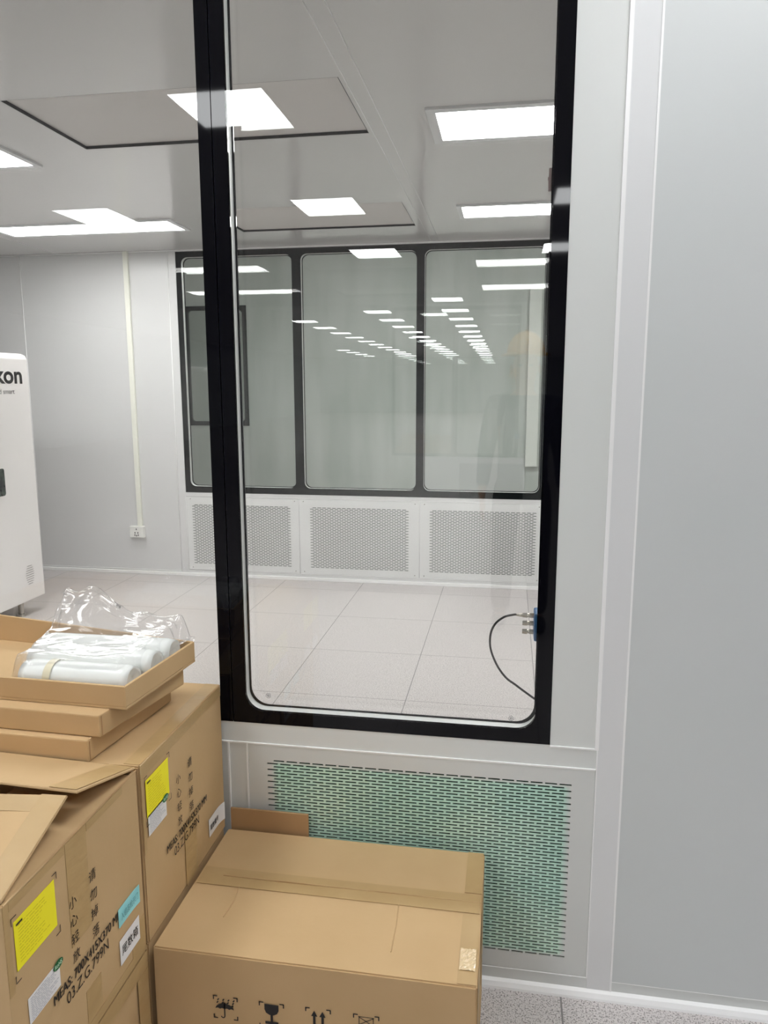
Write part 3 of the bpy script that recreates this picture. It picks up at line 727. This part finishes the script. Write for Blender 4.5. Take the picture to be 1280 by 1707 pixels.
for bo, dy, X, k in ((bA, 0, XR, 0), (bB, 0.385, XR+0.0012, 1)):
    printing(bo, dy, X)
    ys = sticker(bo, 'yellow_sticker', 0.834+dy, 0.628, 0.929+dy, 0.705, X, M_yellow, (0.08, 0.85, 12, 0.0008, 0.010), M_print_y, 'bright yellow sticker')
    bm = bmesh.new(); rect(bm, 0.838+dy, 0.6965, 0.852+dy, 0.6995, X+0.0021, PLX); link('printed_bar', bm, M_ink, ys)
    dz = 0.0 if k == 0 else 0.062
    dyy = dy-0.013 if k else dy
    ws = sticker(bo, 'white_sticker', 0.850+dyy, 0.5265+dz, 0.926+dyy, 0.569+dz, X, M_paper, (0.06, 0.94, 11, 0.0009, 0.004), M_print_w, 'white paper sticker with fine print')
    bm = bmesh.new(); n = 24; oy, oz = 0.922+dyy, 0.566+dz
    flat(bm, [(oy+0.0125*math.cos(2*PI*i/n), oz+0.0075*math.sin(2*PI*i/n)) for i in range(n)], X+0.0023, PLX)
    gs = link('oval_sticker', bm, M_green, bo); gs['label'] = 'green oval sticker'
    bm = bmesh.new(); text_bm(bm, 'RoHS', oy-0.009, oz-0.0035, oy+0.009, oz+0.0035, X+0.0028, PLX, 0.01); link('sticker_text', bm, M_mintink, gs)
ts = sticker(bA, 'teal_sticker', 1.098, 0.488, 1.171, 0.524, XR+0.0006, M_teal, None, None, 'teal sticker', curl=0.002)
bm = bmesh.new(); text_bm(bm, '入组品检示门', 1.103, 0.500, 1.164, 0.514, XR+0.0042, PLX, 0.0); link('sticker_text', bm, mat('teal_ink', srgb(60, 140, 150), 0.5), ts)
ws = sticker(bA, 'white_sticker', 1.096, 0.414, 1.167, 0.463, XR+0.0006, M_paper, None, None, 'white sticker with three black characters')
bm = bmesh.new(); text_bm(bm, '尾数箱', 1.102, 0.429, 1.160, 0.449, XR+0.0021, PLX, 0.012); link('sticker_text', bm, M_ink, ws)
ws = sticker(bB, 'white_sticker', 1.500, 0.408, 1.582, 0.452, XR+0.0012, M_paper, None, None, 'white curling sticker at the far corner', curl=0.006)
bm = bmesh.new(); text_bm(bm, '尾数箱号', 1.505, 0.421, 1.553, 0.436, XR+0.0034, PLX, 0.015); link('sticker_text', bm, M_ink, ws)

# ---- care symbols on carton C (front face)
def care_symbols():
    bm = bmesh.new()
    def done(nm):
        nonlocal bm
        bmesh.ops.recalc_face_normals(bm, faces=bm.faces); link(nm, bm, M_ink, bC); bm = bmesh.new()
    d = -(1.199-0.0018)   # PLY: normal -Y, so d = -y
    def corners(cx, zt, w_, h_):
        t, L = 0.0022, 0.009
        for sx in (-1, 1):
            for z, sz in ((zt, -1), (zt-h_, 1)):
                x = cx+sx*w_/2
                rect(bm, min(x, x-sx*L), min(z, z+sz*t), max(x, x-sx*L), max(z, z+sz*t), d, PLY)
                rect(bm, min(x, x-sx*t), min(z, z+sz*L), max(x, x-sx*t), max(z, z+sz*L), d, PLY)
    def seg(p, q, wd):
        a, b = Vector(p), Vector(q); n = (b-a).normalized(); n = Vector((-n.y, n.x))*wd/2
        flat(bm, [tuple(a-n), tuple(b-n), tuple(b+n), tuple(a+n)], d, PLY)
    # umbrella
    cx, zt = -0.5115, 0.2835; corners(cx, zt, 0.050, 0.050)
    for i in range(3):
        for j in range(4):
            if (i, j) in ((2, 1), (2, 2), (2, 0)): continue
            x = cx-0.016+j*0.0105+0.0015*(2-i); z = zt-0.006-i*0.006; seg((x, z), (x-0.003, z-0.004), 0.0024)
    n = 16; dome = [(cx-0.002+0.0185*math.cos(PI*i/n), zt-0.0285+0.0125*math.sin(PI*i/n)) for i in range(n+1)]
    base = [(cx-0.002-0.0185+0.037*i/n, zt-0.0285+0.002*abs(math.sin(4*PI*i/n))) for i in range(1, n)]
    flat(bm, dome+base, d, PLY)
    seg((cx-0.002, zt-0.014), (cx-0.002, zt-0.044), 0.0024)
    hk = [(cx-0.0055+0.0035*math.cos(t), zt-0.044+0.0035*math.sin(t)) for t in [0, -0.8, -1.57, -2.35, -3.14]]
    for p, q in zip(hk, hk[1:]): seg(p, q, 0.0022)
    done('umbrella_symbol')
    # glass
    cx, zt = -0.4190, 0.2835; corners(cx, zt, 0.050, 0.056)
    flat(bm, [(cx-0.014, zt-0.004), (cx-0.014, zt-0.016), (cx-0.011, zt-0.023), (cx-0.004, zt-0.027), (cx+0.004, zt-0.027), (cx+0.011, zt-0.023), (cx+0.014, zt-0.016), (cx+0.014, zt-0.004)], d, PLY)
    rect(bm, cx-0.0024, zt-0.042, cx+0.0024, zt-0.026, d, PLY); rect(bm, cx-0.013, zt-0.047, cx+0.013, zt-0.041, d, PLY)
    done('glass_symbol')
    # two arrows
    cx, zt = -0.3275, 0.2850; corners(cx, zt, 0.050, 0.056)
    for sx in (-0.0075, 0.0085):
        flat(bm, [(cx+sx-0.0062, zt-0.018), (cx+sx+0.0062, zt-0.018), (cx+sx, zt-0.006)], d, PLY); rect(bm, cx+sx-0.0024, zt-0.050, cx+sx+0.0024, zt-0.018, d, PLY)
    done('arrows_symbol')
    # crossed stacking crate
    cx, zt = -0.2350, 0.2850; corners(cx, zt, 0.050, 0.056)
    for p, q in (((-.015, -.005), (.015, -.005)), ((-.0135, -.005), (-.0135, -.045)), ((.0135, -.005), (.0135, -.045)), ((-.0135, -.006), (.0135, -.022)), ((.0135, -.006), (-.0135, -.022)),
                 ((-.0135, -.024), (.0135, -.024)), ((-.0135, -.025), (.0135, -.045)), ((.0135, -.025), (-.0135, -.045)), ((-.015, -.046), (.015, -.046))):
        seg((cx+p[0], zt+p[1]), (cx+q[0], zt+q[1]), 0.0014)
    done('crate_symbol')
care_symbols()

# ---- flattened carton between C and the wall
r = empty('flattened_carton', (-0.60, 1.615, 0)); tag(r, 'folded flat carton standing between the low carton and the wall', 'cardboard box'); bpy.context.view_layer.update()
boxobj('carton_sheet', M_card_dark, r, (-0.652, 1.6070, 0, -0.455, 1.6125, 0.421), 0.001)
boxobj('carton_sheet', M_card_dark, r, (-0.652, 1.6130, 0, -0.457, 1.6170, 0.417), 0.001)

# ---- trays stacked on carton B
def lid(name, FR, BR, BL, FL, z0, z1, label, open_top, group):
    """shallow carton lid: corners as (x, y); open_top leaves it as a tray"""
    c = ((FR[0]+BL[0])/2, (FR[1]+BL[1])/2, z0); r = empty(name, c); tag(r, label, 'cardboard tray', group); bpy.context.view_layer.update()
    P = [Vector((p[0], p[1], 0)) for p in (FL, FR, BR, BL)]; cen = sum(P, Vector())/4; t = 0.006
    I = []
    for i in range(4):
        a, b, cc = P[i-1], P[i], P[(i+1) % 4]; e1 = (b-a).normalized(); e2 = (cc-b).normalized()
        I.append(b + (e2-e1).normalized()*t*1.414)
    zz = z1 if isinstance(z1, (list, tuple)) else [z1]*4
    up = lambda L, z: [Vector((p.x, p.y, z[i] if isinstance(z, (list, tuple)) else z)) for i, p in enumerate(L)]
    bm = bmesh.new()
    if open_top:
        hexa(bm, up(P, z0), up(P, z0+0.005)); link('tray_base', bm, M_card, r)
        for i in range(4):
            j = (i+1) % 4; bm = bmesh.new()
            hexa(bm, [Vector((*P[i].xy, z0+0.005)), Vector((*P[j].xy, z0+0.005)), Vector((*I[j].xy, z0+0.005)), Vector((*I[i].xy, z0+0.005))],
                     [Vector((*P[i].xy, zz[i])), Vector((*P[j].xy, zz[j])), Vector((*I[j].xy, zz[j])), Vector((*I[i].xy, zz[i]))])
            bmesh.ops.recalc_face_normals(bm, faces=bm.faces); bmesh.ops.bevel(bm, geom=bm.edges[:], offset=0.001, segments=1, affect='EDGES')
            link('tray_side', bm, M_card, r)
    else:
        hexa(bm, up(P, z0), up(P, z1)); bmesh.ops.recalc_face_normals(bm, faces=bm.faces); bevel(bm, 0.003, 2); link('lid_shell', bm, M_card, r)
        bm = bmesh.new(); dv = (P[2]-P[1]).normalized(); q = P[1]+dv*0.006; cyl(bm, (q.x, q.y, z0+0.003), (q.x, q.y, z1-0.003), 0.0013, n=6); link('corner_fold', bm, M_card_dark, r)
    return r
G = 'shallow trays stacked on the printed carton'
lid('carton_tray', (-0.765, 1.200), (-0.735, 1.490), (-1.330, 1.500), (-1.340, 1.213), 0.7445, 0.788, 'lowest of the three shallow cardboard trays', False, G)
lid('carton_tray', (-0.746, 1.214), (-0.699, 1.483), (-1.330, 1.530), (-1.345, 1.232), 0.789, 0.833, 'middle one of the three shallow cardboard trays', False, G)
t1 = lid('carton_tray', (-0.707, 1.245), (-0.682, 1.508), (-1.300, 1.575), (-1.330, 1.262), 0.834, [0.880, 0.880, 0.881, 0.905], 'topmost open cardboard tray holding the clear bag', True, G)

# ---- film rolls and clear bag in the top tray
M_film = mat('milky_film', srgb(236, 238, 234), 0.25, spec=0.5)
rolls = []
def roll(x0, x1, y, z, rx, rz, skew, label, seed):
    bm = bmesh.new(); n, m = 28, 14; R = []
    for i in range(m+1):
        t = i/m; x = x0+(x1-x0)*t; s = 1.0 if 0 < i < m else 0.9
        ring = []
        for k in range(n):
            a = 2*PI*k/n; f = 1+0.03*noise.noise(Vector((x*9, math.cos(a)*1.3+seed, math.sin(a)*1.3)))
            ring.append(bm.verts.new((x, y+skew*t+rx*s*f*math.cos(a), z+rz*s*f*math.sin(a))))
        R.append(ring)
    for i in range(m):
        for k in range(n): bm.faces.new((R[i][k], R[i+1][k], R[i+1][(k+1)%n], R[i][(k+1)%n]))
    # spiral-ended caps, slightly recessed
    for ring, s in ((R[0], 1), (R[-1], -1)):
        c = sum((v.co for v in ring), Vector())/n; prev = ring
        for q, dx in ((0.8, 0.004), (0.45, 0.001), (0.2, 0.006)):
            nr = [bm.verts.new(c+(v.co-c)*q+Vector((dx*s, 0, 0))) for v in ring]
            for k in range(n): bm.faces.new((prev[k], prev[(k+1)%n], nr[(k+1)%n], nr[k]))
            prev = nr
        bm.faces.new(prev)
    bmesh.ops.recalc_face_normals(bm, faces=bm.faces)
    return tag(link('film_roll', bm, M_film, None, True), label, 'plastic roll', 'milky film rolls in the bag')
roll(-0.958, -0.723, 1.310, 0.868, 0.032, 0.028, 0.0, 'front milky roll of plastic film with a tape band', 1)
roll(-0.985, -0.709, 1.378, 0.872, 0.032, 0.032, 0.004, 'milky roll of plastic film, second from the front', 2)
roll(-1.005, -0.703, 1.446, 0.872, 0.031, 0.033, 0.006, 'milky roll of plastic film at the back of the tray', 3)
bm = bmesh.new(); n = 28
for x0_, x1_ in ((-0.902, -0.886),):
    a = [bm.verts.new((x0_, 1.310+0.0345*math.cos(2*PI*k/n), 0.868+0.0305*math.sin(2*PI*k/n))) for k in range(n)]
    b = [bm.verts.new((x1_, 1.310+0.0345*math.cos(2*PI*k/n), 0.868+0.0305*math.sin(2*PI*k/n))) for k in range(n)]
    for k in range(n): bm.faces.new((a[k], b[k], b[(k+1)%n], a[(k+1)%n]))
tag(link('tape_band', bm, mat('yellowed_tape', srgb(226, 218, 190), 0.15, spec=0.8), None, True), 'narrow yellowish tape band around the front film roll', 'tape')

M_bag = thin_glass('clear_polythene', (0.985, 0.985, 0.985, 1), 0.028, 0.14, 0.06, power=2.6)
def bag():
    bm = bmesh.new(); nu, nv = 120, 96; Gd = []
    x0, x1, y0, y1 = -1.055, -0.690, 1.268, 1.530
    def sm(t): t = max(0, min(1, t)); return t*t*(3-2*t)
    for i in range(nu+1):
        u = i/nu; row = []
        for j in range(nv+1):
            v = j/nv
            xa, xb = -0.990-0.040*v, -0.728+0.038*v; x = xa+(xb-xa)*u; y = y0+(y1-y0)*v
            edge = sm(u/0.12)*sm((1-u)/0.10)*sm(v/0.14)
            over = 0.905 if v < 0.75 else 0.905
            h = 0.842+(over-0.842)*edge+0.006*edge
            pk = math.exp(-((u-0.31)/0.17)**2-((v-0.98)/0.30)**2)*0.084
            ridge = math.exp(-((u-0.10)/0.10)**2-((v-0.95)/0.28)**2)*0.050+math.exp(-((u-0.93)/0.12)**2-((v-1.0)/0.22)**2)*0.016+math.exp(-((u-0.66)/0.2)**2-((v-1.0)/0.18)**2)*0.020
            z = h+pk+ridge
            p = Vector((x*7, y*17, 3.1))
            c = abs(noise.noise(p))+0.5*abs(noise.noise(p*2.3+Vector((5, 1, 0))))+0.12*abs(noise.noise(p*4.1))
            z += (0.42-c)*(0.007+0.016*sm((v-0.6)/0.4)+0.012*sm((u-0.85)/0.1))*max(0.25, edge)
            x += 0.010*noise.noise(p*1.4+Vector((9, 0, 0))); y += 0.010*noise.noise(p*1.4+Vector((0, 9, 0)))
            if v > 0.9: y += -0.02*(v-0.9)*10*pk*8
            z = max(z, 0.8435)
            if x > xb-0.012 and v > 0.5: z = max(z, 0.8835+0.002*abs(c))
            if y < 1.262: z = max(z, 0.890)
            row.append(bm.verts.new((x, y, z)))
        Gd.append(row)
    for i in range(nu):
        for j in range(nv): bm.faces.new((Gd[i][j], Gd[i+1][j], Gd[i+1][j+1], Gd[i][j+1]))
    # back sheet falling from the rear edge down to the tray
    last = [r[-1] for r in Gd]; prev = last
    for k in range(1, 9):
        t = k/8; cur = []
        for i, vtx in enumerate(last):
            z = vtx.co.z+(0.845-vtx.co.z)*t; p = Vector((vtx.co.x*18, z*18, 7))
            cur.append(bm.verts.new((vtx.co.x, vtx.co.y-0.035*math.sin(t*PI/2)-0.02*t+0.012*noise.noise(p), z)))
        for i in range(nu): bm.faces.new((prev[i], prev[i+1], cur[i+1], cur[i]))
        prev = cur
    return tag(link('plastic_bag', bm, M_bag, None, True), 'crumpled clear plastic bag around the milky rolls in the tray', 'plastic bag')
bag()

# ================================================================== A PERSON IN THE HALL (behind the camera, mirrored in the glass)
M_skin = mat('skin', srgb(205, 160, 130), 0.5); M_cloth = noisy('navy_workwear', srgb(40, 46, 62), srgb(48, 54, 70), 30, 0.8, 0.2)
M_trouser = noisy('dark_trousers', srgb(38, 38, 42), srgb(46, 46, 50), 30, 0.8, 0.2); M_helmet = mat('yellow_helmet', srgb(245, 178, 40), 0.25); M_shoe = mat('black_shoe', srgb(20, 20, 22), 0.5)
PXc, PYc = 0.086, -1.165
def skin(name, verts, edges, m, parent, sub=2):
    me = bpy.data.meshes.new(name); me.from_pydata([v[0] for v in verts], edges, []); o = bpy.data.objects.new(name, me); COL.objects.link(o)
    sk = o.modifiers.new('s', 'SKIN'); sk.use_smooth_shade = True
    for i, v in enumerate(verts):
        d = me.skin_vertices[0].data[i]; r = v[1]; d.radius = r if isinstance(r, tuple) else (r, r); d.use_root = (i == 0)
    sb = o.modifiers.new('b', 'SUBSURF'); sb.levels = sub; sb.render_levels = sub
    bpy.context.view_layer.update(); dg = bpy.context.evaluated_depsgraph_get()
    m2 = bpy.data.meshes.new_from_object(o.evaluated_get(dg)); bpy.data.objects.remove(o)
    bm = bmesh.new(); bm.from_mesh(m2); bpy.data.meshes.remove(m2); return link(name, bm, m, parent, True)
person = empty('person', (PXc, PYc, 0)); tag(person, 'person in a yellow safety helmet and navy workwear, faintly mirrored in the window', 'person'); bpy.context.view_layer.update()
V, Ed = [], []
def add(p, r, par=None):
    V.append((tuple(p), r)); i = len(V)-1
    if par is not None: Ed.append((par, i))
    return i
pel = add((PXc, PYc, 0.88), 0.080); sp = add((PXc, PYc+0.01, 1.03), 0.075, pel); ch = add((PXc, PYc, 1.23), 0.085, sp); un = add((PXc, PYc-0.005, 1.345), 0.065, ch)
nk = add((PXc, PYc+0.01, 1.42), 0.047, un); jw = add((PXc, PYc+0.045, 1.482), 0.062, nk); fc = add((PXc, PYc+0.045, 1.552), 0.078, jw); cr = add((PXc, PYc+0.035, 1.640), 0.080, fc)
def hand(w, side, par):
    """relaxed hand hanging at the thigh: palm, four slightly curled fingers, thumb to the front"""
    palm = add(w+Vector((0, 0.004, -0.045)), (0.014, 0.030), par); kn = add(w+Vector((0, 0.008, -0.085)), (0.012, 0.034), palm)
    for k in range(4):
        y = 0.036-0.021*k; L = (0.036, 0.042, 0.039, 0.030)[k]
        i = add(w+Vector((0, y+0.006, -0.098)), 0.0092, kn); i = add(w+Vector((-side*0.004, y+0.008, -0.100-L*0.9)), 0.0085, i); add(w+Vector((-side*0.016, y+0.009, -0.100-L*1.7)), 0.0075, i)
    t = add(w+Vector((-side*0.008, 0.034, -0.050)), 0.012, palm); t = add(w+Vector((-side*0.014, 0.052, -0.078)), 0.0105, t); add(w+Vector((-side*0.020, 0.058, -0.104)), 0.009, t)
for side in (1, -1):
    shd = add((PXc+side*0.165, PYc, 1.335), 0.045, un); el = add((PXc+side*0.215, PYc-0.02, 1.07), 0.042, shd)
    wr = Vector((PXc+side*0.235, PYc+0.045, 0.835)); wi = add(wr, 0.026, el); hand(wr, side, wi)
    hp = add((PXc+side*0.085, PYc, 0.83), 0.070, pel); kn = add((PXc+side*0.10, PYc+0.01, 0.47), 0.056, hp); an = add((PXc+side*0.11, PYc-0.02, 0.09), 0.036, kn); add((PXc+side*0.12, PYc+0.09, 0.042), 0.026, an)
body = skin('body', V, Ed, M_skin, person)
# face: nose, eyes, mouth, ears
bm = bmesh.new(); fy = PYc+0.122
for p, r in (((PXc, fy+0.004, 1.540), (0.011, 0.016, 0.020)), ((PXc-0.080, PYc+0.035, 1.547), (0.010, 0.016, 0.028)), ((PXc+0.080, PYc+0.035, 1.547), (0.010, 0.016, 0.028))):
    bmesh.ops.create_uvsphere(bm, u_segments=14, v_segments=10, radius=1, matrix=Matrix.Translation(p) @ Matrix.Diagonal((*r, 1)))
link('nose_and_ears', bm, M_skin, person, True)
for sx in (-1, 1):
    bm = bmesh.new(); bmesh.ops.create_uvsphere(bm, u_segments=12, v_segments=8, radius=1, matrix=Matrix.Translation((PXc+sx*0.030, fy-0.012, 1.565)) @ Matrix.Diagonal((0.012, 0.008, 0.006, 1))); link('eye', bm, M_dark, person, True)
bm = bmesh.new(); bmesh.ops.create_uvsphere(bm, u_segments=12, v_segments=8, radius=1, matrix=Matrix.Translation((PXc, fy-0.014, 1.500)) @ Matrix.Diagonal((0.022, 0.008, 0.005, 1))); link('mouth', bm, mat('lips', srgb(160, 90, 85), 0.5), person, True)
# clothes
V, Ed = [], []
pel = add((PXc, PYc, 0.86), (0.165, 0.135)); p2 = add((PXc, PYc, 0.95), (0.160, 0.130), pel); sp = add((PXc, PYc+0.01, 1.05), (0.152, 0.125), p2); ch = add((PXc, PYc, 1.22), (0.175, 0.135), sp); un = add((PXc, PYc-0.005, 1.335), (0.12, 0.10), ch); add((PXc, PYc+0.005, 1.395), 0.066, un)
for side in (1, -1):
    shd = add((PXc+side*0.168, PYc, 1.343), 0.070, un); el = add((PXc+side*0.217, PYc-0.02, 1.065), 0.053, shd); add((PXc+side*0.234, PYc+0.040, 0.850), 0.039, el)
skin('jacket', V, Ed, M_cloth, person)
V, Ed = [], []
wst = add((PXc, PYc, 1.00), 0.118); pel = add((PXc, PYc, 0.90), 0.125, wst)
for side in (1, -1):
    hp = add((PXc+side*0.088, PYc, 0.82), 0.100, pel); kn = add((PXc+side*0.102, PYc+0.01, 0.47), 0.074, hp); add((PXc+side*0.112, PYc-0.02, 0.075), 0.062, kn)
skin('trousers', V, Ed, M_trouser, person)
for side in (1, -1):
    V, Ed = [], []; a = add((PXc+side*0.112, PYc-0.05, 0.050), 0.048); a = add((PXc+side*0.117, PYc+0.04, 0.052), 0.048, a); add((PXc+side*0.122, PYc+0.14, 0.040), 0.038, a); skin('shoe', V, Ed, M_shoe, person)
# helmet: dome, ridge and brim
bm = bmesh.new(); n, m_ = 36, 12; hc = Vector((PXc, PYc+0.035, 1.634)); prev = None
for j in range(m_+1):
    t = j/m_*PI/2; ring = []
    for k in range(n):
        a = 2*PI*k/n; rr = math.cos(t); z = 0.125*math.sin(t)+(0.008 if abs(math.cos(a)) < 0.25 and t > 0.1 else 0)
        ring.append(bm.verts.new(hc+Vector((0.108*rr*math.cos(a), 0.130*rr*math.sin(a), z))))
    if prev:
        for k in range(n): bm.faces.new((prev[k], prev[(k+1) % n], ring[(k+1) % n], ring[k]))
    prev = ring
bmesh.ops.remove_doubles(bm, verts=bm.verts[:], dist=0.0005)
hs = link('helmet', bm, M_helmet, person, True)
bm = bmesh.new(); rings = []
for (ex, dz) in ((0.0, 0.004), (0.030, -0.008), (0.030, -0.012), (0.0, -0.002)):
    rings.append([bm.verts.new(hc+Vector(((0.108+ex)*math.cos(2*PI*k/n), (0.130+ex*(1.7 if math.sin(2*PI*k/n) > 0.3 else 0.8))*math.sin(2*PI*k/n), dz))) for k in range(n)])
for a, b in zip(rings, rings[1:]+rings[:1]):
    for k in range(n): bm.faces.new((a[k], a[(k+1) % n], b[(k+1) % n], b[k]))
bmesh.ops.recalc_face_normals(bm, faces=bm.faces); link('brim', bm, M_helmet, hs, True)
